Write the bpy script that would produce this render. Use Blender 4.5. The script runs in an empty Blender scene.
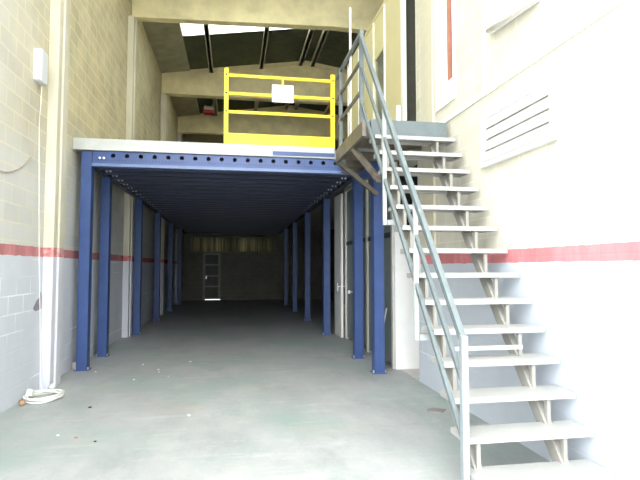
import bpy, bmesh, math, random
from mathutils import Vector, Matrix
random.seed(7)
S = bpy.context.scene
COL = S.collection
PI = math.pi

# ------------------------------------------------------------------ camera
EYE = 1.55
F = 505.0
th = math.atan(86 / F); ph = math.atan(27 / F)
fw = Vector((math.sin(th) * math.cos(ph), math.cos(th) * math.cos(ph), math.sin(ph)))
rt = Vector((math.cos(th), -math.sin(th), 0))
up = rt.cross(fw)
cam = bpy.data.cameras.new('camera')
cam.sensor_width = 36; cam.lens = F / 640 * 36
cam.clip_start = 0.05; cam.clip_end = 200
co = bpy.data.objects.new('camera', cam)
M = Matrix((rt, up, -fw)).transposed().to_4x4()
M.translation = Vector((0, 0, EYE))
co.matrix_world = M
COL.objects.link(co)
S.camera = co

# ------------------------------------------------------------------ world: bright overcast sky, brighter on the left behind the camera
W = bpy.data.worlds.new('sky'); S.world = W
W.use_nodes = True
nt = W.node_tree; nt.nodes.clear()
wo = nt.nodes.new('ShaderNodeOutputWorld')
bg = nt.nodes.new('ShaderNodeBackground')
tc = nt.nodes.new('ShaderNodeTexCoord')
dt = nt.nodes.new('ShaderNodeVectorMath'); dt.operation = 'DOT_PRODUCT'
dt.inputs[1].default_value = Vector((-0.80, -0.45, 0.40)).normalized()
nt.links.new(tc.outputs['Generated'], dt.inputs[0])
mr = nt.nodes.new('ShaderNodeMapRange')
mr.inputs['From Min'].default_value = 0.0; mr.inputs['From Max'].default_value = 1.0
mr.inputs['To Min'].default_value = 1.0; mr.inputs['To Max'].default_value = 4.0
nt.links.new(dt.outputs['Value'], mr.inputs['Value'])
sz = nt.nodes.new('ShaderNodeSeparateXYZ'); nt.links.new(tc.outputs['Generated'], sz.inputs[0])
hr = nt.nodes.new('ShaderNodeMapRange'); hr.interpolation_type = 'SMOOTHSTEP'      # horizon dimmed, added to darken the deep interior
hr.inputs['From Min'].default_value = 0.12; hr.inputs['From Max'].default_value = 0.42
hr.inputs['To Min'].default_value = 0.72; hr.inputs['To Max'].default_value = 1.0
nt.links.new(sz.outputs[2], hr.inputs['Value'])
mu = nt.nodes.new('ShaderNodeMath'); mu.operation = 'MULTIPLY'
nt.links.new(mr.outputs['Result'], mu.inputs[0]); nt.links.new(hr.outputs['Result'], mu.inputs[1])
bg.inputs['Color'].default_value = (0.93, 0.97, 1.0, 1)
nt.links.new(mu.outputs[0], bg.inputs['Strength'])
nt.links.new(bg.outputs[0], wo.inputs[0])

S.view_settings.view_transform = 'Standard'
S.view_settings.look = 'None'
S.view_settings.gamma = 1
S.view_settings.use_curve_mapping = False
S.view_settings.exposure = 1.93
S.cycles.max_bounces = 8
S.cycles.diffuse_bounces = 6

# ------------------------------------------------------------------ helpers
def newbm(): return bmesh.new()

def box(bm, x0, x1, y0, y1, z0, z1):
    vs = [bm.verts.new((x, y, z)) for z in (z0, z1) for x, y in ((x0, y0), (x1, y0), (x1, y1), (x0, y1))]
    for f in ((0, 3, 2, 1), (4, 5, 6, 7), (0, 1, 5, 4), (1, 2, 6, 5), (2, 3, 7, 6), (3, 0, 4, 7)):
        bm.faces.new([vs[i] for i in f])
    return bm

def prism(bm, pts, axis, a, b):
    """extrude a polygon: axis 'x' -> pts are (y,z); axis 'y' -> pts are (x,z); axis 'z' -> (x,y)"""
    def mk(p, t):
        return {'x': (t, p[0], p[1]), 'y': (p[0], t, p[1]), 'z': (p[0], p[1], t)}[axis]
    A = [bm.verts.new(mk(p, a)) for p in pts]; B = [bm.verts.new(mk(p, b)) for p in pts]
    n = len(pts)
    bm.faces.new(A); bm.faces.new(B[::-1])
    for i in range(n):
        bm.faces.new((A[i], B[i], B[(i + 1) % n], A[(i + 1) % n]))
    return bm

def bar(bm, p, q, w, h, ref=(0, 0, 1)):
    """rectangular bar from p to q, w across, h along ref-ish"""
    p = Vector(p); q = Vector(q); d = (q - p).normalized()
    r = Vector(ref)
    if abs(d.dot(r)) > 0.98: r = Vector((0, 1, 0))
    s = d.cross(r).normalized(); u = s.cross(d)
    A = [bm.verts.new(p + s * a * w / 2 + u * b * h / 2) for a, b in ((-1, -1), (1, -1), (1, 1), (-1, 1))]
    B = [bm.verts.new(q + s * a * w / 2 + u * b * h / 2) for a, b in ((-1, -1), (1, -1), (1, 1), (-1, 1))]
    bm.faces.new(A[::-1]); bm.faces.new(B)
    for i in range(4):
        bm.faces.new((A[i], A[(i + 1) % 4], B[(i + 1) % 4], B[i]))
    return bm

def tube(bm, pts, r, n=10):
    pts = [Vector(p) for p in pts]
    rings = []
    prev = None
    for i, p in enumerate(pts):
        d = (pts[min(i + 1, len(pts) - 1)] - pts[max(i - 1, 0)]).normalized()
        ref = prev if prev is not None else (Vector((0, 0, 1)) if abs(d.z) < .9 else Vector((1, 0, 0)))
        s = d.cross(ref).normalized(); u = s.cross(d).normalized(); prev = u
        rings.append([bm.verts.new(p + s * math.cos(a) * r + u * math.sin(a) * r) for a in [2 * PI * k / n for k in range(n)]])
    for a, b in zip(rings, rings[1:]):
        for k in range(n):
            bm.faces.new((a[k], a[(k + 1) % n], b[(k + 1) % n], b[k]))
    bm.faces.new(rings[0][::-1]); bm.faces.new(rings[-1])
    return bm

def obj(name, bm, mat, parent=None, bevel=0, smooth=False):
    bmesh.ops.recalc_face_normals(bm, faces=bm.faces[:])
    me = bpy.data.meshes.new(name); bm.to_mesh(me); bm.free()
    if mat: me.materials.append(mat)
    if smooth:
        for p in me.polygons: p.use_smooth = True
    o = bpy.data.objects.new(name, me); COL.objects.link(o)
    if parent:
        o.parent = parent
        o.matrix_parent_inverse = Matrix.Translation(parent.location).inverted() if parent.type == 'EMPTY' or True else o.matrix_parent_inverse
    if bevel:
        b = o.modifiers.new('bevel', 'BEVEL'); b.width = bevel; b.segments = 2; b.limit_method = 'ANGLE'
    return o

def tag(o, label, cat, group=None, kind=None):
    o['label'] = label; o['category'] = cat
    if group: o['group'] = group
    if kind: o['kind'] = kind
    return o

def thing(name, loc, label, cat, group=None):
    o = bpy.data.objects.new(name, None); COL.objects.link(o)
    o.location = loc; o.empty_display_size = .2
    return tag(o, label, cat, group)

def struct(name, bm, mat, parent=None, label=None, bevel=0):
    o = obj(name, bm, mat, parent, bevel)
    if not parent: o['kind'] = 'structure'
    if label: o['label'] = label
    return o

# ------------------------------------------------------------------ materials
class NT:
    def __init__(s, name):
        s.m = bpy.data.materials.new(name); s.m.use_nodes = True
        s.t = s.m.node_tree; s.b = s.t.nodes['Principled BSDF']
    def n(s, t, **k):
        x = s.t.nodes.new(t)
        for a, v in k.items(): setattr(x, a, v)
        return x
    def l(s, a, b): s.t.links.new(a, b)
    def pos(s): return s.n('ShaderNodeNewGeometry').outputs['Position']
    def noise(s, vec, scale, detail=4, rough=.6, stretch=None):
        if stretch:
            mp = s.n('ShaderNodeMapping'); mp.inputs['Scale'].default_value = stretch
            s.l(vec, mp.inputs['Vector']); vec = mp.outputs[0]
        x = s.n('ShaderNodeTexNoise'); x.inputs['Scale'].default_value = scale
        x.inputs['Detail'].default_value = detail; x.inputs['Roughness'].default_value = rough
        s.l(vec, x.inputs['Vector']); return x.outputs['Fac']
    def ramp(s, fac, a, b, lo=0.0, hi=1.0):
        x = s.n('ShaderNodeMapRange'); x.inputs['From Min'].default_value = a; x.inputs['From Max'].default_value = b
        x.inputs['To Min'].default_value = lo; x.inputs['To Max'].default_value = hi
        s.l(fac, x.inputs['Value']); return x.outputs['Result']
    def mix(s, fac, a, b, mode='MIX'):
        x = s.n('ShaderNodeMix', data_type='RGBA', blend_type=mode)
        for i, v in ((0, fac), (6, a), (7, b)):
            if hasattr(v, 'links') or hasattr(v, 'is_linked'): s.l(v, x.inputs[i])
            elif i == 0: x.inputs[0].default_value = v
            else: x.inputs[i].default_value = (*v, 1)
        return x.outputs[2]
    def bump(s, h, strength=.3, dist=.01):
        x = s.n('ShaderNodeBump'); x.inputs['Strength'].default_value = strength; x.inputs['Distance'].default_value = dist
        s.l(h, x.inputs['Height']); s.l(x.outputs[0], s.b.inputs['Normal'])
    def col(s, c):
        if hasattr(c, 'is_linked'): s.l(c, s.b.inputs['Base Color'])
        else: s.b.inputs['Base Color'].default_value = (*c, 1)
    def rough(s, v): s.b.inputs['Roughness'].default_value = v

def plain(name, c, rough=.6, metal=0, var=.12, scale=6, spec=None):
    a = NT(name); p = a.pos()
    f = a.noise(p, scale, 5)
    dark = tuple(x * (1 - var) for x in c); lite = tuple(min(1, x * (1 + var)) for x in c)
    a.col(a.mix(a.ramp(f, .3, .7), dark, lite)); a.rough(rough)
    a.b.inputs['Metallic'].default_value = metal
    if spec is not None: a.b.inputs['Specular IOR Level'].default_value = spec
    return a.m

def wall_mat(name, low, raw, z_red0=None, z_red1=None, red=(.42, .07, .09), block=True, streak=.25, mortar_up=None, pale_tone=None):
    """concrete block wall in the Y-Z plane (or X-Z): paint below the stripe, raw block above"""
    a = NT(name); p = a.pos()
    sp = a.n('ShaderNodeSeparateXYZ'); a.l(p, sp.inputs[0])
    ad = a.n('ShaderNodeMath', operation='ADD'); a.l(sp.outputs[0], ad.inputs[0]); a.l(sp.outputs[1], ad.inputs[1])
    cb = a.n('ShaderNodeCombineXYZ'); a.l(ad.outputs[0], cb.inputs[0]); a.l(sp.outputs[2], cb.inputs[1])
    br = a.n('ShaderNodeTexBrick'); a.l(cb.outputs[0], br.inputs['Vector'])
    br.inputs['Scale'].default_value = 1.0
    br.inputs['Brick Width'].default_value = .40; br.inputs['Row Height'].default_value = .205
    br.inputs['Mortar Size'].default_value = .010; br.inputs['Mortar Smooth'].default_value = .4
    br.inputs['Color1'].default_value = (.42, .42, .42, 1); br.inputs['Color2'].default_value = (.58, .58, .58, 1)
    br.inputs['Mortar'].default_value = (.5, .5, .5, 1)
    # raw block colour
    f = a.noise(p, 1.3, 6, .65)
    f2 = a.noise(p, 3.0, 4, .6, (1, 1.0, .28))
    rawc = a.mix(a.ramp(f, .3, .7), tuple(x * (1 - streak) for x in raw), tuple(min(1, x * 1.12) for x in raw))
    rawc = a.mix(a.ramp(f2, .45, .75, 0, .35), rawc, tuple(x * .72 for x in raw))
    rawc = a.mix(.35, rawc, br.outputs['Color'], 'OVERLAY')
    mo = mortar_up or tuple(min(1, x * 1.15 + .08) for x in raw)
    rawc = a.mix(a.ramp(br.outputs['Fac'], 0, 1, 0, .5), rawc, mo)
    if pale_tone:  # paler colour low on the wall and towards the open front
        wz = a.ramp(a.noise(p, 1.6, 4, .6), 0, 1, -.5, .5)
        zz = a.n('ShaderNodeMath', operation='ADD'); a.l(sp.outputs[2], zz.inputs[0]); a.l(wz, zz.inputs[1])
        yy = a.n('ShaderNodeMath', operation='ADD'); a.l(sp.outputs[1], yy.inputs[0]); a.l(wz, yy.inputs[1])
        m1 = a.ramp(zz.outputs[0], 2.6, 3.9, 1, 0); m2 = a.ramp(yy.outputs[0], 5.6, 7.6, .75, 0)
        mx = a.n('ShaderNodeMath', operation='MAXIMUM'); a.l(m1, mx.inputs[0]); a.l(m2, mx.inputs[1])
        rawc = a.mix(mx.outputs[0], rawc, a.mix(a.ramp(f, .3, .7), pale_tone, tuple(min(1, x * 1.1) for x in pale_tone)))
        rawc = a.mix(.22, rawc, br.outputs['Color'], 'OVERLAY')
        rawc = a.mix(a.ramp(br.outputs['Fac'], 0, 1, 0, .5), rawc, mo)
    lowc = a.mix(a.ramp(a.noise(p, 2.2, 6, .7), .35, .7), tuple(x * .93 for x in low), low)
    # scratched horizontal mortar marks: follow the courses, broken up by noise
    brk = a.ramp(a.noise(p, 1.1, 3, .5, (1, .5, 1.6)), .53, .62)
    mm = a.n('ShaderNodeMath', operation='MULTIPLY'); a.l(brk, mm.inputs[0]); a.l(br.outputs['Fac'], mm.inputs[1])
    lowc = a.mix(mm.outputs[0], lowc, tuple(min(1, x * 1.35) for x in low))
    c = rawc
    if z_red0 is not None:
        wob = a.n('ShaderNodeMath', operation='MULTIPLY_ADD'); a.l(a.noise(p, 9, 2), wob.inputs[0]); wob.inputs[1].default_value = .02
        a.l(sp.outputs[2], wob.inputs[2])
        s1 = a.n('ShaderNodeMath', operation='LESS_THAN'); a.l(wob.outputs[0], s1.inputs[0]); s1.inputs[1].default_value = z_red1 + .01
        s0 = a.n('ShaderNodeMath', operation='LESS_THAN'); a.l(wob.outputs[0], s0.inputs[0]); s0.inputs[1].default_value = z_red0 + .01
        redc = a.mix(a.ramp(f2, .4, .7), red, tuple(min(1, x * 1.5 + .03) for x in red))
        c = a.mix(s1.outputs[0], c, redc)
        c = a.mix(s0.outputs[0], c, lowc)
    a.col(c); a.rough(.9)
    h = a.n('ShaderNodeMath', operation='MULTIPLY_ADD'); a.l(br.outputs['Fac'], h.inputs[0]); h.inputs[1].default_value = -1.0
    a.l(a.noise(p, 60, 3), h.inputs[2])
    a.bump(h.outputs[0], .25, .006)
    return a.m

M_wallL = wall_mat('left_block_wall', (.68, .70, .76), (.62, .55, .36), 1.68, 1.80, red=(.46, .17, .18), pale_tone=(.60, .59, .56))
M_wallR = wall_mat('right_block_wall', (.52, .56, .62), (.57, .54, .45), 1.59, 1.71, red=(.46, .15, .16), streak=.08)
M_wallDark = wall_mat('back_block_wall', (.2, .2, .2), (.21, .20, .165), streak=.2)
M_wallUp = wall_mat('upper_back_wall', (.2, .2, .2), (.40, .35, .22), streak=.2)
M_conc = plain('precast_concrete', (.76, .67, .41), .9, var=.14, scale=2.5)
M_pil = plain('pilaster_concrete', (.64, .61, .50), .9, var=.10, scale=4)
M_gutter = plain('gutter_concrete', (.32, .31, .22), .9, var=.2, scale=3)
M_outside = plain('outside_ground', (.45, .45, .43), .9)

def pil_mat():
    a = NT('pilaster_painted'); p = a.pos()
    sp = a.n('ShaderNodeSeparateXYZ'); a.l(p, sp.inputs[0])
    f = a.ramp(a.noise(p, 3, 6, .65, (1, 1, .3)), .3, .7)
    up_ = a.mix(f, (.56, .52, .40), (.70, .66, .55))
    lo_ = a.mix(f, (.60, .60, .65), (.70, .70, .75))
    s1 = a.n('ShaderNodeMath', operation='LESS_THAN'); a.l(sp.outputs[2], s1.inputs[0]); s1.inputs[1].default_value = 1.80
    s0 = a.n('ShaderNodeMath', operation='LESS_THAN'); a.l(sp.outputs[2], s0.inputs[0]); s0.inputs[1].default_value = 1.68
    redc = a.mix(a.ramp(a.noise(p, 14, 4), .4, .6), (.50, .12, .13), (.62, .40, .38))
    c = a.mix(s1.outputs[0], up_, redc); c = a.mix(s0.outputs[0], c, lo_)
    a.col(c); a.rough(.9); a.bump(a.noise(p, 30, 4), .2, .005)
    return a.m
M_pilL = pil_mat()

def floor_mat():
    a = NT('worn_concrete_floor'); p = a.pos()
    big = a.noise(p, .55, 5, .6); mid = a.noise(p, 2.2, 7, .7, (1, .55, 1)); fine = a.noise(p, 28, 4, .7)
    c = a.mix(a.ramp(mid, .3, .72), (.29, .30, .295), (.43, .43, .423))
    c = a.mix(a.ramp(big, .48, .62, 0, .75), c, (.27, .345, .31))
    c = a.mix(a.ramp(fine, .55, .75, 0, .22), c, (.62, .62, .60))
    c = a.mix(a.ramp(a.noise(p, 1.0, 8, .75, (1.0, .25, 1)), .56, .7, 0, .35), c, (.58, .57, .54))
    sc = a.ramp(a.noise(p, 2.6, 9, .8, (.35, 2.2, 1)),   .54, .66, 0, .38)
    c = a.mix(sc, c, (.56, .555, .54))
    c = a.mix(a.ramp(a.noise(p, 1.7, 6, .7, (1, .5, 1)), .54, .70, 0, .5), c, (.21, .245, .23))
    c = a.mix(a.ramp(a.noise(p, .9, 5, .6, (1, 1.3, 1)), .58, .70, 0, .45), c, (.42, .39, .30))
    a.col(c); a.l(a.ramp(mid, .2, .8, .38, .62), a.b.inputs['Roughness'])
    a.bump(fine, .08, .004)
    return a.m
M_floor = floor_mat()

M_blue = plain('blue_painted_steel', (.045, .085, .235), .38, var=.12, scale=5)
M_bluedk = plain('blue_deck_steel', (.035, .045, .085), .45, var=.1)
M_deck = plain('white_deck_edge', (.55, .56, .54), .6, var=.08)
M_hole = plain('painted_hole_shadow', (.01, .01, .015), .9)  # near-black colour painted as the shade inside small slots
M_boltw = plain('bright_bolt', (.90, .90, .90), .5, var=.02)
M_zinc = plain('zinc_plated_steel', (.75, .75, .76), .3, metal=.6)
M_yellow = plain('yellow_paint', (.98, .74, .008), .4, var=.05)
M_white = plain('white_paint', (.82, .82, .81), .5, var=.03)
M_paper = plain('sign_paper', (.85, .84, .86), .7, var=.02)
M_stair = plain('galvanised_stair_steel', (.40, .42, .42), .5, metal=.0, var=.10, scale=9)
M_string = plain('beige_stringer_steel', (.27, .26, .23), .5, var=.12)
M_newel = plain('newel_steel', (.24, .27, .285), .5, var=.08)
M_bronze = plain('brown_weathered_steel', (.17, .145, .115), .5, metal=.3, var=.3, scale=7)
M_rail = plain('blue_grey_rail_steel', (.125, .15, .155), .45, metal=.0, var=.12, scale=8)
M_panel = plain('beige_cabin_panel', (.62, .56, .31), .55, var=.04, scale=2)
M_greypanel = plain('grey_green_panel', (.16, .20, .19), .5, var=.06)
M_frame = plain('pale_aluminium', (.62, .60, .55), .4, metal=.2, var=.06)
M_whitealu = plain('white_aluminium', (.82, .81, .76), .4, var=.03)
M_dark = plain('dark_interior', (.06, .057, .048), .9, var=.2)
M_purlin = plain('purlin_concrete', (.80, .78, .62), .8, var=.1)
M_roof = plain('dark_roof_sheet', (.055, .065, .035), .8, var=.3, scale=4)
M_redbrown = plain('red_brown_wood', (.42, .16, .10), .6)
M_red = plain('red_plastic', (.5, .03, .05), .5)
M_black = plain('black_rubber', (.03, .03, .03), .6)
M_cable = plain('white_cable', (.80, .79, .74), .5, var=.03)
M_copper = plain('brown_plug', (.45, .28, .18), .6)
M_box = plain('grey_plastic_box', (.70, .72, .75), .5, var=.03)

def tread_mat():
    a = NT('perforated_tread'); p = a.pos()
    sp = a.n('ShaderNodeSeparateXYZ'); a.l(p, sp.inputs[0])
    w = a.n('ShaderNodeTexWave', wave_type='BANDS', bands_direction='X'); w.inputs['Scale'].default_value = 14
    a.l(p, w.inputs['Vector'])
    c = a.mix(a.ramp(w.outputs['Fac'], .3, .7), (.34, .34, .325), (.41, .41, .39))
    c = a.mix(a.ramp(a.noise(p, 9, 4), .4, .7, 0, .3), c, (.46, .42, .38))
    a.col(c); a.rough(.5); a.b.inputs['Metallic'].default_value = .15
    a.bump(w.outputs['Fac'], .2, .003)
    return a.m
M_tread = tread_mat()

def glass_mat(name, c, rough=.08):
    a = NT(name); a.col(c); a.rough(rough); a.b.inputs['Specular IOR Level'].default_value = .6
    a.b.inputs['Transmission Weight'].default_value = .35
    return a.m
M_glass = glass_mat('tinted_glass', (.35, .36, .27))
M_glassdk = glass_mat('dark_glass', (.05, .055, .05))
M_glasswh = glass_mat('pale_glass', (.78, .77, .70), .2)

def trans_mat(name, c, t, stripes=False):
    m = bpy.data.materials.new(name); m.use_nodes = True; t_ = m.node_tree; t_.nodes.clear()
    o = t_.nodes.new('ShaderNodeOutputMaterial'); d = t_.nodes.new('ShaderNodeBsdfDiffuse'); tr = t_.nodes.new('ShaderNodeBsdfTranslucent')
    mx = t_.nodes.new('ShaderNodeMixShader'); mx.inputs[0].default_value = t
    for x in (d, tr): x.inputs['Color'].default_value = (*c, 1)
    if stripes:
        g = t_.nodes.new('ShaderNodeNewGeometry'); mp = t_.nodes.new('ShaderNodeMapping'); mp.inputs['Scale'].default_value = (1.6, 0, .05)
        n = t_.nodes.new('ShaderNodeTexNoise'); n.inputs['Scale'].default_value = 2.2; n.inputs['Detail'].default_value = 5
        r = t_.nodes.new('ShaderNodeValToRGB'); r.color_ramp.elements[0].position = .35; r.color_ramp.elements[1].position = .68
        r.color_ramp.elements[0].color = (c[0] * .45, c[1] * .45, c[2] * .45, 1); r.color_ramp.elements[1].color = (c[0] * 1.3, c[1] * 1.25, c[2] * 1.1, 1)
        t_.links.new(g.outputs['Position'], mp.inputs[0]); t_.links.new(mp.outputs[0], n.inputs['Vector']); t_.links.new(n.outputs['Fac'], r.inputs[0])
        for x in (d, tr): t_.links.new(r.outputs[0], x.inputs['Color'])
    t_.links.new(d.outputs[0], mx.inputs[1]); t_.links.new(tr.outputs[0], mx.inputs[2]); t_.links.new(mx.outputs[0], o.inputs[0])
    return m
M_sky = trans_mat('translucent_roof_sheet', (.92, .93, .88), .8)
M_strip = trans_mat('dirty_translucent_sheet', (.19, .185, .145), .6, True)

# ================================================================== STRUCTURE
XL, XR = -2.42, 2.50          # faces of the two side walls
YF, YB = 0.9, 24.4            # open front, back wall
XH = 7.2                      # far side of the rear hall
def roofz(x): return 8.01 + .148 * (2.4 + 2.36 - abs(x - 2.4))

struct('floor', box(newbm(), XL - .3, XH + .3, YF, YB + .3, -.15, 0), M_floor)
struct('ground', box(newbm(), -25, 25, -30, YF, -.17, -.005), M_outside)

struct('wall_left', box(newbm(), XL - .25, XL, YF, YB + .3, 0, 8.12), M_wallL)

# right wall with its upstairs window opening (Y 5.35..5.93, z 3.5..6) and louvre opening
def wall_with_holes(bm, x0, x1, y0, y1, z0, z1, holes):
    ys = sorted({y0, y1, *[h[0] for h in holes], *[h[1] for h in holes]})
    zs = sorted({z0, z1, *[h[2] for h in holes], *[h[3] for h in holes]})
    for a, b in zip(ys, ys[1:]):
        for c, d in zip(zs, zs[1:]):
            if any(h[0] <= a and b <= h[1] and h[2] <= c and d <= h[3] for h in holes): continue
            box(bm, x0, x1, a, b, c, d)
    bmesh.ops.remove_doubles(bm, verts=bm.verts[:], dist=1e-5)
    return bm
UW = (5.36, 5.92, 3.49, 6.0)
DO = (6.62, 7.17, 3.24, 6.04)
DH = (6.62, 7.4, 3.24, 6.04)
LO = (6.62, 7.40, 0.0, 3.10)
struct('wall_right', wall_with_holes(newbm(), XR, XR + .22, YF, 7.4, 0, 8.9, [UW, DH, LO]), M_wallR)
# rooms behind the right wall
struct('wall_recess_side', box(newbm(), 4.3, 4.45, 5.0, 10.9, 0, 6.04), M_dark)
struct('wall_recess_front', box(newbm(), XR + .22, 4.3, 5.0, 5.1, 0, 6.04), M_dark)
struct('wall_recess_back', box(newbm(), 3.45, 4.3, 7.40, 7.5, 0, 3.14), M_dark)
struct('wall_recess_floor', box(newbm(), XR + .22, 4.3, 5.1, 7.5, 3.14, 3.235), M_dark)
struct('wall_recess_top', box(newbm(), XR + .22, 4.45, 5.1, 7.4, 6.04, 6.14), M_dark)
struct('wall_light_block', box(newbm(), XR + .22, XH + .25, 7.4, 7.5, 6.14, 8.9), M_wallUp)  # unseen wall, added to block light above the side rooms
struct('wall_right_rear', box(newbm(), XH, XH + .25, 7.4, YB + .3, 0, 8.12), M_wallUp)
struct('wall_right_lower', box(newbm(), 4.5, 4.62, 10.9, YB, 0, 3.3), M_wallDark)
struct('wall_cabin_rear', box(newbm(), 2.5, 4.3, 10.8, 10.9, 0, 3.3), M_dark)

# back wall: opening for the translucent strip and the back door, and a dark window high up
bm = newbm()
def xwall(bm, y0, y1, x0, x1, z0, z1, holes):
    xs = sorted({x0, x1, *[h[0] for h in holes], *[h[1] for h in holes]})
    zs = sorted({z0, z1, *[h[2] for h in holes], *[h[3] for h in holes]})
    for a, b in zip(xs, xs[1:]):
        for c, d in zip(zs, zs[1:]):
            if any(h[0] <= a and b <= h[1] and h[2] <= c and d <= h[3] for h in holes): continue
            box(bm, a, b, y0, y1, c, d)
    bmesh.ops.remove_doubles(bm, verts=bm.verts[:], dist=1e-5)
    return bm
BD = (-1.44, -.62, 0.0, 2.22)
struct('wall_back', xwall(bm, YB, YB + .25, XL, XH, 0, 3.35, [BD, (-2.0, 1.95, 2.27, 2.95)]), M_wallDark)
BW = [(-2.0, -.25, 6.2, 7.32), (-.1, 1.7, 6.2, 7.32), (1.85, 3.6, 6.2, 7.32)]
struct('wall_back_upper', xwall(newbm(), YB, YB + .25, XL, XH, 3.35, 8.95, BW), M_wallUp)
for i, (a, b, c, d) in enumerate(BW):
    f = newbm()
    box(f, a, b, YB + .05, YB + .11, c, c + .07); box(f, a, b, YB + .05, YB + .11, d - .07, d)
    box(f, a, a + .07, YB + .05, YB + .11, c + .07, d - .07); box(f, b - .07, b, YB + .05, YB + .11, c + .07, d - .07)
    w = struct('window_%d' % (i + 2), f, M_frame)
    obj('window_infill', box(newbm(), a + .07, b - .07, YB + .07, YB + .10, c + .07, d - .07), M_dark, w)  # plain dark sheet filling the window frame

# translucent strip over the back door
f = newbm(); n = 64
A = []; B = []
for i in range(n + 1):
    x = -2.0 + 3.95 * i / n; y = YB + .10 + .02 * math.cos(i * PI)
    A.append(f.verts.new((x, y, 2.27))); B.append(f.verts.new((x, y, 2.95)))
for i in range(n): f.faces.new((A[i], A[i + 1], B[i + 1], B[i]))
o = struct('window_1', f, M_strip)
o.modifiers.new('thick', 'SOLIDIFY').thickness = .003

# back door: barred metal door with a gap of daylight under it
f = newbm()
x0, x1 = BD[0], BD[1]
for a, b, c, d in ((x0, x0 + .11, .0, 2.22), (x1 - .11, x1, .028, 2.22)): box(f, a, b, YB + .04, YB + .09, c, d)
for z in (.03, .60, 1.10, 1.62, 2.12): box(f, x0 + .11, x1 - .11, YB + .04, YB + .09, z, z + (.10 if z > 2 else .07))
d1 = struct('door_1', f, plain('door_grey_frame', (.35, .35, .31), .6))
obj('door_panel', box(newbm(), x0 + .11, x1 - .11, YB + .055, YB + .075, .10, 2.12), plain('door_dark_panel', (.11, .11, .10), .6), d1)
f = newbm(); box(f, x0 + .14, x0 + .18, YB + .01, YB + .04, 1.0, 1.14)
obj('door_handle', f, M_zinc, d1)

# roof: concrete gutter slabs along the eaves, dark sheets with translucent strips
SKY = [(2.0, 5.8), (7.8, 10.6), (12.9, 14.55), (18.0, 19.2)]  # the strip behind the nearest beam is seen, the rest added for light
ys = sorted({YF, YB + .3, *[v for s in SKY for v in s]})
def slope_slab(bm, xa, xb, ya, yb, dz=0, t=.05):
    prism(bm, [(xa, roofz(xa) + dz), (xb, roofz(xb) + dz), (xb, roofz(xb) + dz + t), (xa, roofz(xa) + dz + t)], 'y', ya, yb)
bm = newbm(); bs = newbm()
for a, b in zip(ys, ys[1:]):
    isk = any(s[0] <= a and b <= s[1] for s in SKY)
    for xa, xb in ((-1.5, 2.4), (2.4, 6.3)):
        if isk and xa < 2: slope_slab(bs, xa, xb, a, b, 0, .01)
        else: slope_slab(bm, xa, xb, a, b)
struct('ceiling', bm, M_roof)
struct('window_5', bs, M_sky, label='white translucent roof sheets, most of them unseen and added for light')
bm = newbm()
slope_slab(bm, XL - .25, -1.5, YF, YB + .3, -.06, .16); slope_slab(bm, 6.3, XH + .25, YF, YB + .3, -.06, .16)
struct('trim_1', bm, M_gutter, label='grey concrete gutter slabs along the eaves')

# ================================================================== CONCRETE FRAME
def beam(y, label, rise=0.0, base=7.28, t=.30):
    bz = lambda x: base + rise * (4.82 - abs(x - 2.4))
    bm = newbm()
    # bottom flange and solid end blocks
    for xa, xb in ((XL + .01, 2.4), (2.4, XH - .01)):
        prism(bm, [(xa, bz(xa)), (xb, bz(xb)), (xb, bz(xb) + .25), (xa, bz(xa) + .25)], 'y', y, y + t)
    top = lambda x: roofz(x) - .015
    for xa, xb, ya, yb in ((XL + .01, -.57, y, y + t), (-.57, 2.4, y + .04, y + t - .04), (2.4, 5.4, y + .04, y + t - .04), (5.4, XH - .01, y, y + t)):
        prism(bm, [(xa, bz(xa) + .25), (xb, bz(xb) + .25), (xb, top(xb)), (xa, top(xa))], 'y', ya, yb)
    for xa, xb in ((-.57, 2.4), (2.4, 5.4)):
        prism(bm, [(xa, top(xa) - .14), (xb, top(xb) - .14), (xb, top(xb) + .002), (xa, top(xa) + .002)], 'y', y, y + t)
    o = obj('concrete_roof_beam', bm, M_conc)
    return tag(o, label, 'roof beam', 'precast gable beams across the hall')
beam(12.1, 'nearest visible concrete beam, filling the top edge of the photo', .033, 7.40, .22)
beam(17.0, 'pitched concrete beam just above the yellow gate, middle of the three')
beam(21.9, 'farthest and darkest concrete beam, seen low through the yellow gate rails')
for i, y in enumerate((6.98, 11.75, 17.0, 21.9)):
    bm = newbm(); z1 = 7.27
    box(bm, XL, XL + .13, y, y + .42, 0, z1 - .002)
    box(bm, XL + .13, XL + .16, y + .12, y + .30, 0, z1 - .002)
    o = struct('trim_%d' % (6 + i), bm, M_pilL, bevel=.01, label=['pale concrete pilaster on the left wall beside the grey box, nearest of the row',
            'concrete pilaster on the left wall between the second and third blue posts',
            'concrete pilaster on the left wall under the middle roof beam',
            'farthest dim concrete pilaster at the back end of the left wall'][i])
bm = newbm(); box(bm, XR - .03, XR - .0005, 6.0, 6.38, 1.73, 8.0)
struct('trim_2', bm, plain('right_pilaster', (.56, .52, .39), .9, var=.05), label='beige pilaster strip on the right wall')
# thin cover strips on the right wall
for k, y in enumerate((5.985, 6.395)):
    box_bm = box(newbm(), XR - .045, XR - .0305 if k == 0 else XR - .0305, y, y + .02, 1.75, 6.0)

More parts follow.
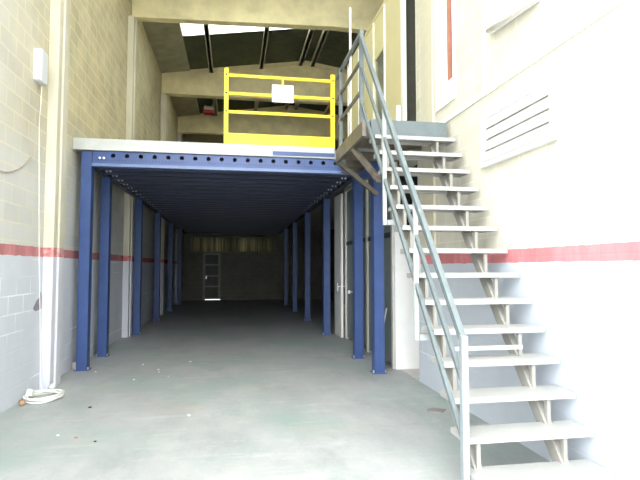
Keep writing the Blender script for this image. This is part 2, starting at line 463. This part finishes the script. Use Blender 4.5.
# purlins: along the hall, on top of the beams
for i, x in enumerate((-.80, .86, 2.2, 2.62, 3.95)):
    bm = newbm(); z = roofz(x) - .012
    for ya_, yb_ in ((7.46, 12.09), (12.33, 16.99), (17.31, 21.89), (22.21, YB - .01)):
        box(bm, x - .05, x + .05, ya_, yb_, z - .185, z - .005)
        box(bm, x - .07, x + .07, ya_, yb_, z - .185, z - .16)
    o = obj('roof_purlin', bm, M_purlin)
    tag(o, ['pale purlin under the roof, nearest the left wall', 'pale purlin under the roof, second from the left wall',
            'pale purlin just left of the roof ridge', 'pale purlin just right of the roof ridge',
            'purlin on the far slope above the upstairs cabin', 'purlin on the far slope nearest the far wall'][i], 'purlin', 'purlins along the roof')

# hanging red and grey box
t = thing('hanging_box', (-1.08, 20.9, 8.1), 'small red and grey box hung under the dark roof left of the yellow gate', 'box')
obj('housing', box(newbm(), -1.26, -.86, 20.7, 20.95, 7.95, 8.10), M_frame, t, bevel=.01)
obj('red_cover', box(newbm(), -1.28, -.84, 20.68, 20.97, 7.80, 7.95), M_red, t, bevel=.015)
for xx in (-1.2, -.92):
    obj('hanger', bar(newbm(), (xx, 20.8, 8.1), (xx, 20.8, roofz(xx)), .02, .02), M_frame, t)

# ================================================================== CABIN (upstairs) AND PARTITION (downstairs)
c = thing('upstairs_cabin', (XR, 7.3, 3.5), 'beige panelled upstairs cabin on the right of the mezzanine', 'cabin')
WY = (8.14, 8.74)
obj('panel', wall_with_holes(newbm(), XR, XR + .06, 7.27, 8.10, 3.5, 6.04, []), M_panel, c)
obj('panel', wall_with_holes(newbm(), XR, XR + .06, 8.10, 8.78, 3.5, 6.04, [(WY[0], WY[1], 3.95, 5.31)]), M_panel, c)
obj('panel', box(newbm(), XR, XR + .06, 8.78, 9.9, 3.5, 6.04), M_panel, c)
obj('panel', box(newbm(), XR, XR + .06, 9.9, 10.9, 3.5, 6.04), M_panel, c)
obj('rear_panel', box(newbm(), XR + .06, 4.3, 10.84, 10.9, 3.5, 6.04), M_panel, c)
obj('cabin_roof', box(newbm(), XR - .01, 4.45, 7.42, 10.95, 6.04, 6.10), M_panel, c)
for y in (8.10, 8.78, 9.9, 10.88):
    obj('mullion', box(newbm(), XR - .02, XR, y - .02, y + .02, 3.5, 6.03), M_whitealu, c)
obj('window_pane', box(newbm(), XR + .02, XR + .03, WY[0], WY[1], 3.95, 5.31), M_glass, c)
f = newbm()
y0, y1, z0, z1 = DO
box(f, XR - .008, XR + .05, y1, y1 + .10, 3.24, z1 + .02)
dr = struct('door_2', f, M_whitealu, label='tall white jamb beside the dark upstairs doorway')
f = newbm(); box(f, XR + .0, XR + .1, y0, y0 + .03, 3.24, z1)
obj('door_jamb', f, plain('beige_jamb', (.62, .58, .44), .6), dr)
f = newbm(); bar(f, (XR + .5, 7.30, 4.55), (XR + .5, 7.22, 4.55), .02, .02); bar(f, (XR + .44, 7.24, 4.55), (XR + .56, 7.24, 4.55), .02, .02)
# room beyond the doorway: its back wall
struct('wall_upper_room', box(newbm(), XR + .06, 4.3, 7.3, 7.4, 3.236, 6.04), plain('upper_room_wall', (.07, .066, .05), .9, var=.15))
f = newbm(); box(f, XR + .25, XR + .37, 7.22, 7.30, 4.55, 4.58); box(f, XR + .25, XR + .28, 7.27, 7.30, 4.5, 4.62)
tag(obj('door_lever', f, M_zinc), 'small bright metal lever inside the dark upstairs doorway', 'lever')

# upstairs window frame in the right wall
y0, y1, z0, z1 = UW
f = newbm()
box(f, XR - .02, XR + .06, y1 - .09, y1, z0, z1); box(f, XR - .02, XR + .06, y0, y0 + .05, z0, z1)
box(f, XR - .02, XR + .06, y0 + .05, y1 - .09, z0, z0 + .26)
box(f, XR - .01, XR + .05, y0 + .30, y0 + .36, z0 + .26, z1)
w = struct('window_6', f, M_whitealu, label='tall white window frame with red brown strip')
obj('window_pane', box(newbm(), XR + .03, XR + .04, y0 + .36, y1 - .09, z0 + .26, z1), M_glasswh, w)
obj('window_leaf', box(newbm(), XR + .03, XR + .05, y0 + .18, y0 + .299, z0 + .26, z1), M_redbrown, w)
obj('window_pane', box(newbm(), XR + .03, XR + .04, y0 + .05, y0 + .16, z0 + .26, z1), M_glasswh, w)
# ledge along the right wall
bm = newbm(); box(bm, XR - .02, XR - .0002, YF, 5.95, 3.28, 3.34)
struct('trim_3', bm, M_whitealu, label='thin pale ledge running along the right wall')
bm = newbm(); box(bm, XR - .02, XR - .0002, 4.66, 4.70, 3.345, 8.0); 
struct('trim_4', bm, M_whitealu, label='thin vertical white strip on the right wall')

# louvre
t = thing('louvred_vent', (XR, 4.1, 2.6), 'white louvred vent with slanted slats on the blown-out right wall', 'vent')
f = newbm()
Y0, Y1, Z0, Z1 = 3.54, 4.72, 2.55, 3.08
box(f, XR - .05, XR, Y1 - .06, Y1, Z0, Z1); box(f, XR - .05, XR, Y0, Y0 + .04, Z0, Z1)
box(f, XR - .05, XR, Y0 + .04, Y1 - .06, Z0, Z0 + .04); box(f, XR - .05, XR, Y0 + .04, Y1 - .06, Z1 - .05, Z1)
obj('vent_frame', f, M_white, t)
for k in range(4):
    z = Z0 + .05 + k * .108
    f = newbm(); prism(f, [(XR - .045, z), (XR - .045, z + .02), (XR - .018, z + .106), (XR - .010, z + .106), (XR - .030, z + .02)], 'y', Y0 + .04, Y1 - .06)
    obj('slat', f, M_white, t)

# lamp fitting high on the right wall
t = thing('tube_light', (XR - .06, 4.15, 3.84), 'pale tubular light fitting high on the right wall', 'light fitting')
f = newbm(); bar(f, (XR - .025, 4.52, 3.875), (XR - .025, 3.72, 3.79), .045, .06)
obj('housing', f, M_white, t, bevel=.008)
f = newbm(); tube(f, [(XR - .07, 4.50, 3.86), (XR - .07, 3.74, 3.78)], .022, 12)
obj('tube', f, plain('tube_cover', (.70, .68, .60), .3), t, smooth=True)

# downstairs partition along X=2.41
XP = 2.44
p = thing('glazed_partition', (XP, 7.5, 0), 'grey-green office partition with pale mullions behind the right blue posts', 'partition')
for a, b in ((7.52, 9.0), (9.08, 10.80)):
    obj('panel', box(newbm(), XP, XP + .03, a, b, .04, 2.02), M_greypanel, p)
    obj('upper_pane', box(newbm(), XP, XP + .02, a, b, 2.10, 3.20), M_greypanel, p)
for y in (7.47, 9.0, 10.80):
    obj('mullion', box(newbm(), XP - .04, XP + .05, y, y + .08, 0, 3.20), M_frame, p)
f = newbm(); 
for a, b in ((7.55, 9.0), (9.08, 10.80)): box(f, XP - .02, XP + .04, a, b, 2.02, 2.10)
obj('middle_rail', f, M_black, p)
f = newbm(); box(f, XP - .04, XP + .05, 7.47, 10.88, 3.20, 3.28); obj('top_rail', f, M_frame, p)
f = newbm(); tube(f, [(XP - .07, 10.3, 1.0), (XP - .07, 10.3, 1.06)], .03, 8); bar(f, (XP - .07, 10.3, 1.03), (XP, 10.3, 1.03), .02, .02)
obj('lock', f, M_zinc, p)

# open white door leaf
t = thing('open_door', (2.38, 10.95, 0), 'white door leaf standing open edge-on at the end of the partition', 'door')
obj('door_leaf', box(newbm(), 2.32, 2.375, 10.89, 11.6, .01, 3.18), M_whitealu, t)
f = newbm()
for s, xx in ((-1, 2.32), (1, 2.375)):
    bar(f, (xx, 10.95, 1.12), (xx + s * .06, 10.95, 1.12), .025, .025); bar(f, (xx + s * .06, 10.95, 1.20), (xx + s * .06, 10.95, 1.02), .03, .03)
obj('door_handle', f, M_zinc, t)

# white door facing the camera in the recess
t = struct('door_3', box(newbm(), 2.42, 3.44, 7.405, 7.45, .005, 2.10), plain('recess_door_white', (.86, .85, .82), .6, var=.03), label='white door in the recess beside the stairs')  # door in one even white colour
f = newbm(); box(f, 2.51, 3.44, 7.41, 7.44, 2.16, 3.12); obj('transom_pane', f, M_glassdk, t)
f = newbm(); box(f, 2.42, 3.44, 7.40, 7.46, 2.10, 2.16); obj('door_head', f, M_whitealu, t)
f = newbm(); box(f, 2.50, 2.54, 7.38, 7.405, 0.9, 1.1)
struct('trim_5', box(newbm(), XR, 3.44, 6.63, 7.38, 0.0, .012), plain('recess_sill', (.62, .58, .56), .8), label='pale sill in front of the white door')
# leaning rod
f = newbm(); tube(f, [(2.30, 8.0, .005), (2.39, 7.75, .9)], .012, 8)
tag(obj('metal_rod', f, M_zinc, smooth=True), 'thin grey rod leaning on the partition behind the front right blue post', 'rod')

# ================================================================== MEZZANINE
mz = thing('mezzanine', (0, 8.2, 0), 'steel mezzanine platform on blue posts with a white deck edge', 'mezzanine')
ZD0, ZD1 = 3.33, 3.50
ZB = 3.10
f = newbm()
prism(f, [(XL + .003, 8.12), (1.62, 8.12), (1.62, 8.22), (2.44, 8.22), (2.44, 10.93), (XH - .01, 10.93), (XH - .01, YB - .01), (XL + .003, YB - .01), *[q for yy in (21.9, 17.0, 11.75) for q in ((XL + .003, yy + .43), (XL + .17, yy + .43), (XL + .17, yy - .01), (XL + .003, yy - .01))]], 'z', 3.345, ZD1)
# cut round the pilasters is not needed: they stop the deck edge
obj('deck', f, plain('deck_board', (.45, .42, .36), .8), mz)
obj('deck_edge', box(newbm(), XL + .003, 1.62, 8.08, 8.119, ZD0 + .003, ZD1 + .01), M_deck, mz)
obj('deck_sheet', box(newbm(), XL + .18, 2.2, 8.23, YB - .02, 3.325, 3.344), M_bluedk, mz)
# front beam: punched channel, real holes
f = newbm()
hx = [-1.85 + .2055 * i for i in range(19)]
xa, xb = -2.15, 2.13
zt, zb = ZD0, ZB
zh = 3.262; R = .034
cells = [xa] + [(hx[i] + hx[i + 1]) / 2 for i in range(len(hx) - 1)] + [xb]
for x, c0, c1 in zip(hx, cells, cells[1:]):
    n = 16
    ring = []
    for k in range(n):
        a = 2 * PI * k / n; ring.append((x + R * math.cos(a), zh + R * math.sin(a)))
    # outer loop matched to the ring
    out = []
    for k in range(n):
        a = 2 * PI * k / n; dx, dz = math.cos(a), math.sin(a)
        tx = ((c1 - x) if dx > 0 else (x - c0)) / abs(dx) if abs(dx) > 1e-6 else 1e9
        tz = ((zt - zh) if dz > 0 else (zh - zb)) / abs(dz) if abs(dz) > 1e-6 else 1e9
        t_ = min(tx, tz); out.append((x + dx * t_, zh + dz * t_))
    for yy in (8.125, 8.133):
        r = [f.verts.new((p_[0], yy, p_[1])) for p_ in ring]; o_ = [f.verts.new((p_[0], yy, p_[1])) for p_ in out]
        for k in range(n): f.faces.new((r[k], r[(k + 1) % n], o_[(k + 1) % n], o_[k]))
        # corners
        for cx, cz in ((c0, zt), (c1, zt), (c0, zb), (c1, zb)):
            # find the two neighbours spanning the corner
            for k in range(n):
                p1, p2 = out[k], out[(k + 1) % n]
                on = lambda q: (abs(q[0] - cx) < 1e-6, abs(q[1] - cz) < 1e-6)
                o1, o2 = on(p1), on(p2)
                if (o1[0] and o2[1] and not (o1[1] or o2[0])) or (o1[1] and o2[0] and not (o1[0] or o2[1])):
                    v = f.verts.new((cx, yy, cz)); f.faces.new((o_[k], o_[(k + 1) % n], v))
obj('front_beam', f, M_blue, mz)
f = newbm(); box(f, xa, xb, 8.095, 8.20, ZB - .012, ZB); box(f, xa, xb, 8.095, 8.103, ZB, ZB + .035)
obj('beam_flange', f, plain('light_blue_flange', (.14, .20, .38), .35), mz)
f = newbm(); box(f, .60, 1.62, 8.062, 8.079, 3.355, 3.415)
obj('edge_channel', f, M_blue, mz)
# small punched pattern of the beam as fine dark dots, the shade in the slots painted on
f = newbm()
for i in range(int((xb - xa - .1) / .05)):
    x = xa + .08 + i * .05
    box(f, x, x + .012, 8.122, 8.1245, 3.185, 3.197)
obj('slot_shade_row', f, M_hole, mz)['kind'] = 'stuff'
# side beams
for s, x in ((-1, -2.22), (1, 2.11)):
    f = newbm(); y0 = 8.2 if s < 0 else 8.4
    box(f, x - .05, x + .05, 8.21, YB - .03, 3.13, 3.14); box(f, x - .005, x + .005, 8.21, YB - .03, 3.14, 3.32)
    box(f, x - .05, x + .05, 8.21, YB - .03, 3.31, 3.32)
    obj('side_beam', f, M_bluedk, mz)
f = newbm(); box(f, 2.04, 2.18, 7.17, 8.09, 3.0, 3.12); obj('side_beam', f, M_blue, mz)
# joists
nj = 35
jm = None
j0 = newbm()
box(j0, -2.165, 2.03, -.003, .003, 0, .20); box(j0, -2.14, 2.03, 0, .06, 0, .006); box(j0, -2.14, 2.03, 0, .06, .194, .20); box(j0, -2.14, 2.03, .054, .06, 0, .025)
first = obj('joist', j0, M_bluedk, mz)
first.matrix_parent_inverse = Matrix.Identity(4)
b0 = newbm(); tube(b0, [(0, 0, 0), (0, -.014, 0)], .019, 6)
bolt = obj('bolt', b0, M_boltw, first)
bolt.matrix_parent_inverse = Matrix.Identity(4)
for i in range(nj):
    y = .33 + i * .455
    j = first if i == 0 else first.copy()
    if i: COL.objects.link(j); j.parent = mz
    j.location = (0, y, 3.118)
    if i < 24:
        for q, x in enumerate((-2.14, -2.08, 1.94, 2.0)):
            b = bolt if (i == 0 and q == 0) else bolt.copy()
            if not (i == 0 and q == 0): COL.objects.link(b)
            b.parent = j; b.location = (x, -.004, .055)
# more bolt pairs on the front beam ends
for x in (-2.04, -1.98):
    b = bolt.copy(); COL.objects.link(b); b.parent = mz; b.location = (x, 8.12 - 8.2, 3.22)
# posts
def post(x, y, ztop):
    f = newbm(); w = .155
    box(f, x - w / 2, x + w / 2, y, y + .006, .012, ztop)
    box(f, x - w / 2, x - w / 2 + .006, y, y + w, .012, ztop)
    box(f, x + w / 2 - .006, x + w / 2, y, y + w, .012, ztop)
    box(f, x - w / 2, x + w / 2, y + w - .006, y + w, .012, ztop)
    o = obj('post', f, M_blue, mz, bevel=.002)
    pl = obj('base_plate', box(newbm(), x - .10, x + .10, y - .015, y + w + .03, 0, .012), M_blue, mz)
    for sx in (-.088, .088):
        f = newbm(); tube(f, [(x + sx, y + .02, .012), (x + sx, y + .02, .05)], .012, 6)
        obj('anchor_bolt', f, M_zinc, pl)
post(-2.235, 8.13, 3.325)
for x, y in ((-2.235, 9.31), (-2.20, 12.22), (-2.21, 15.3), (-2.21, 18.4), (-2.21, 21.5), (2.11, 8.42), (2.11, 11.43), (2.11, 14.5), (2.11, 17.6), (2.11, 20.7)):
    post(x, y, 3.128)
post(2.105, 7.18, 2.998)

# ================================================================== YELLOW GATE + SIGN
g = thing('safety_gate', (.74, 8.17, 3.5), 'yellow steel safety gate on the front edge of the mezzanine', 'gate')
GY = 8.15
for x in (-.145, 1.60):
    u_ = obj('upright', box(newbm(), x - .035, x + .035, GY - .03, GY + .03, 3.511, 4.76), M_yellow, g, bevel=.004)
    for z in (4.65, 4.35, 4.05):
        f = newbm(); tube(f, [(x, GY - .03, z), (x, GY - .04, z)], .016, 8); obj('bolt', f, M_black, u_)
for z in (4.65, 4.35, 4.05):
    obj('rail', box(newbm(), -.11, 1.565, GY - .015, GY + .015, z - .025, z + .025), M_yellow, g, bevel=.004)
obj('toe_board', box(newbm(), -.11, 1.565, GY - .02, GY - .012, 3.512, 3.70), M_yellow, g)
s = thing('notice_sign', (.76, GY - .03, 4.25), 'blank white square notice hung on the yellow gate', 'sign')
obj('board', box(newbm(), .59, .94, GY - .028, GY - .022, 4.24, 4.53), M_paper, s)
f = newbm(); box(f, .75, .78, GY - .027, GY - .020, 4.53, 4.67); obj('hanging_strap', f, M_yellow, s)

# ================================================================== LANDING
L = thing('stair_landing', (1.95, 7, 3.33), 'grey steel landing at the top of the stairs beside the yellow gate', 'landing')
LX0, LX1, LY0, LY1 = 1.49, 2.44, 5.56, 7.10
LZ = 3.235
obj('deck_plate', prism(newbm(), [(LX0, LY0), (LX1, LY0), (LX1, 6.42), (2.465, 6.42), (2.465, 7.38), (2.38, 7.38), (2.38, 8.06), (1.70, 8.06), (1.62, LY1), (LX0, LY1)], 'z', LZ - .012, LZ), M_stair, L)
obj('front_beam', box(newbm(), LX0 + .04, LX1, LY0 - .06, LY0 - .0005, 3.045, LZ + .002), M_rail, L, bevel=.004)
f = newbm(); box(f, LX0 - .05, LX0 - .0005, LY0, LY1, 3.05, LZ)
obj('side_beam', f, M_bronze, L, bevel=.004)
for y in (6.3, 7.04, 7.6, 8.0): obj('cross_bearer', box(newbm(), LX0 if y < 7.2 else 1.72, LX1, y, y + .05, 3.10, LZ - .013), M_bronze, L)
f = newbm(); bar(f, (LX0 - .02, 7.13, 3.08), (2.07, 7.14, 2.62), .06, .06, (0, 1, 0)); obj('knee_brace', f, M_bronze, L)
f = newbm(); bar(f, (LX0, 6.25, 3.08), (1.56, 5.30, 2.50), .05, .06); obj('knee_brace', f, M_bronze, L)
# guard rail along the landing edge
GX = 1.505
gr = obj('guard_rail', bar(newbm(), (GX, 5.84, 4.40), (GX, 7.34, 4.40), .04, .05), M_rail, L, bevel=.004)
for z in (4.06, 3.68):
    obj('middle_rail', bar(newbm(), (GX, 5.84, z), (GX, 7.34, z), .03, .04), M_bronze, L)
for y in (5.84, 7.06):
    obj('rail_post', box(newbm(), GX - .025, GX + .025, y - .025, y + .025, LZ + .001, 4.43), M_rail, L, bevel=.003)
f = newbm(); tube(f, [(GX + .045, 6.62, LZ + .001), (GX + .045, 6.62, 5.12)], .016, 10)
tag(obj('upright_pole', f, M_whitealu, smooth=True), 'tall thin white pole rising above the landing rail', 'pole')
f = newbm(); tube(f, [(2.30, 6.82, LZ + .001), (2.30, 6.82, 3.85)], .034, 14)
tag(obj('pipe_stub', f, M_white, smooth=True), 'short white pipe standing on the landing left of the dark doorway', 'pipe')

# ================================================================== STAIRCASE
st = thing('staircase', (2.0, 3.0, 0), 'galvanised steel open-tread staircase rising along the right wall', 'staircase')
r = .2163; TX0, TX1 = 1.525, 2.465
def ty(i): return 2.8348 + i * .1781
SL = .2163 / .1781
nose = lambda y: -.014 + SL * (y - 2.8348)      # line through the tread noses
SX = (1.62, 2.26)
for i in range(1, 15):
    z = i * r - .014; y = ty(i)
    f = newbm()
    box(f, TX0, TX1, y, y + .25, z - .008, z)
    box(f, TX0, TX1, y, y + .012, z - .042, z - .008); box(f, TX0, TX1, y + .238, y + .25, z - .042, z - .008)
    box(f, TX0, TX0 + .006, y + .012, y + .238, z - .042, z - .008); box(f, TX1 - .006, TX1, y + .012, y + .238, z - .042, z - .008)
    t_ = obj('tread', f, M_tread, st, bevel=.002)
    for x in SX:
        b = newbm(); zs = z - .042
        # vertical strut near the front and top plate: with the stringer this makes the V
        low = nose(y + .035) - .26
        low = max(low, 0.0)
        box(b, x - .014, x + .014, y + .02, y + .05, low, zs)
        box(b, x - .03, x + .03, y + .02, y + .22, zs - .006, zs)
        obj('bracket', b, M_string, t_)
for x in SX:
    f = newbm()
    za = lambda y: nose(y) - .32
    ya = 3.08; yb = 5.49
    # inclined tube clipped by the floor
    hh = .055
    prism(f, [(ya - .02, 0.0), (ya + .10, 0.0), (yb, za(yb) - hh), (yb, za(yb) + hh), (ya - .02, max(.02, za(ya) + hh))], 'x', x - .03, x + .03)
    obj('stringer', f, M_string, st, bevel=.003)
f = newbm(); box(f, SX[0] + .03, SX[1] - .03, 3.66, 3.69, .91, .94)
obj('cross_tie', f, M_stair, st)
# handrail
HX = 1.495
hz = lambda y: 1.08 + (y - 3.167) * (4.36 - 1.08) / (5.84 - 3.167)
obj('handrail', bar(newbm(), (HX, 3.15, hz(3.15)), (HX, 5.83, hz(5.83)), .04, .05), M_rail, st, bevel=.004)
lo = lambda y: .629 + (y - 3.353) * (3.245 - .629) / (5.576 - 3.353)
mi = lambda y: .906 + (y - 3.264) * (3.103 - .906) / (5.089 - 3.264)
obj('middle_rail', bar(newbm(), (HX, 3.18, mi(3.18)), (HX, 5.81, mi(5.81)), .03, .035), M_rail, st, bevel=.003)
obj('middle_rail', bar(newbm(), (HX, 3.18, lo(3.18)), (HX, 5.81, lo(5.81)), .03, .035), M_rail, st, bevel=.003)
obj('newel_post', box(newbm(), HX - .023, HX + .023, 3.127, 3.173, 0, 1.10), M_newel, st, bevel=.003)
for y, zb_ in ((4.02, .947), (4.89, 1.972)):
    f = newbm(); box(f, HX - .018, HX + .018, y - .018, y + .018, zb_, hz(y) - .02)
    pp = obj('rail_post', f, M_stair, st, bevel=.003)
    f = newbm(); box(f, HX + .022, SX[0] - .03, y - .03, y + .03, zb_, zb_ + .05); obj('fixing_plate', f, M_stair, pp)
for i in range(2, 14, 2):
    pass

# ================================================================== LEFT WALL FITTINGS AND SMALL THINGS
t = thing('junction_box', (XL + .09, 6.2, 3.7), 'grey and white plastic box on the left wall beside the first pilaster', 'box')
obj('case', box(newbm(), XL, XL + .09, 6.53, 6.73, 3.82, 4.22), M_box, t, bevel=.01)
obj('lid', box(newbm(), XL + .0, XL + .085, 6.505, 6.529, 3.83, 4.21), M_white, t, bevel=.006)
f = newbm()
tube(f, [(XL + .05, 6.66, 3.82), (XL + .03, 6.68, 3.5), (XL + .01, 6.72, 3.42), (XL + .008, 6.74, 3.0), (XL + .008, 6.78, 2.5), (XL + .008, 6.82, 2.0), (XL + .01, 6.85, 1.6), (XL + .014, 6.90, 1.1),
         (XL + .02, 6.92, .7), (XL + .03, 6.93, .35), (XL + .05, 6.90, .12), (XL + .12, 6.75, .03)], .006, 8)
tag(obj('wall_cable', f, M_cable, smooth=True), 'white cable running down the left wall from the plastic box', 'cable')
pts = []
for k in range(40):
    y = 5.2 + (6.5 - 5.2) * k / 39; z = 2.55 + .75 * ((k / 39 - .35) ** 2) * (1 if k > 13 else .5)
    pts.append((XL + .008, y, z))
f = newbm(); tube(f, pts, .006, 6)
tag(obj('slack_wire', f, plain('brown_wire', (.42, .36, .28), .7), smooth=True), 'thin brown wire sagging across the upper left wall', 'wire')
# coil of cable on the floor
f = newbm(); cp = []
cx, cy = -2.19, 6.50
for k in range(0, 200):
    a = k * .16; rr = 1 + .10 * math.sin(a * 1.7) + .05 * math.sin(k * .05)
    cp.append((cx + .19 * rr * math.cos(a), cy + .22 * rr * math.sin(a), .014 + .045 * (k / 200) + .008 * math.sin(a * 2.3)))
tube(f, cp, .012, 6)
cc = tag(obj('cable_coil', f, M_cable, smooth=True), 'coil of white cable on the floor at the left wall', 'cable coil')
f = newbm(); tube(f, [(-2.345, 6.46, .04), (-2.345, 6.50, .11)], .04, 12); obj('plug', f, M_white, cc, smooth=True)
f = newbm(); tube(f, [(-2.31, 6.20, .03), (-2.35, 6.27, .03)], .03, 10); obj('connector', f, M_copper, cc, smooth=True)
f = newbm(); tube(f, [(-2.24, 6.83, .04), (-2.18, 6.80, .09)], .03, 10); obj('plug', f, M_white, cc, smooth=True)
# stain patch on the wall
f = newbm()
pl = [(6.72, 1.04), (6.80, 1.0), (6.98, 1.02), (7.0, 1.12), (6.96, 1.24), (6.90, 1.16), (6.82, 1.13)]
prism(f, pl, 'x', XL, XL + .002)
tag(obj('wall_patch', f, plain('dark_stain', (.25, .22, .26), .9)), 'small dark stain patch low on the left wall beside the first pilaster', 'stain')
# foam block by the first post
f = newbm(); box(f, -2.415, -2.345, 8.30, 8.37, 0, .10)
tag(obj('small_block', f, plain('cream_block', (.75, .68, .58), .8), bevel=.01), 'small cream block on the floor beside the first blue post', 'block')

def chip(x, y, s, mat, label, name='debris_chip', group='debris chips on the floor'):
    f = newbm(); bmesh.ops.create_icosphere(f, subdivisions=1, radius=s)
    for v in f.verts:
        v.co = Vector((v.co.x * (1 + random.uniform(-.3, .4)) + x, v.co.y * (1 + random.uniform(-.3, .3)) + y, max(0, v.co.z * .5 + s * .4)))
    tag(obj(name, f, mat), label, 'debris', group)
for x, y, s, l in ((-1.58, 5.06, .016, 'white plaster chip on the floor at the front left, beside the tan chip'),
                   (-1.405, 8.45, .022, 'small white chip lying just inside the second blue post on the left'),
                   (-1.34, 7.36, .014, 'small white chip on the floor right of the cable coil'),
                   (-1.11, 8.0, .018, 'larger white chip of a close cluster in mid floor'),
                   (-.69, 8.58, .02, 'lone white chip farthest back in the middle of the floor'),
                   (-.447, 5.5, .02, 'lone bright white chip at the centre of the front floor'),
                   (-1.07, 7.82, .014, 'smaller white chip of a close cluster in mid floor'),
                   (-.9, 7.5, .012, 'tiny white chip just in front of the chip cluster in mid floor'),
                   (-2.0, 8.0, .016, 'small white chip at the foot of the front left blue post')):
    chip(x, y, s, M_white, l)
chip(-1.40, 4.98, .018, M_copper, 'tan chip on the floor beside a white one, front left')
chip(-1.2, 4.84, .014, M_black, 'dark chip on the floor, front left')
chip(-1.55, 6.0, .018, M_black, 'dark chip on the floor right of the cable coil')
f = newbm()
prism(f, [(2.06, 5.20), (2.20, 5.16), (2.28, 5.26), (2.16, 5.34), (2.08, 5.30)], 'z', 0.0, .012)
tag(obj('floor_scrap', f, plain('grey_brown_scrap', (.25, .22, .21), .8)), 'flat dark scrap on the floor beside the lower stairs', 'scrap')
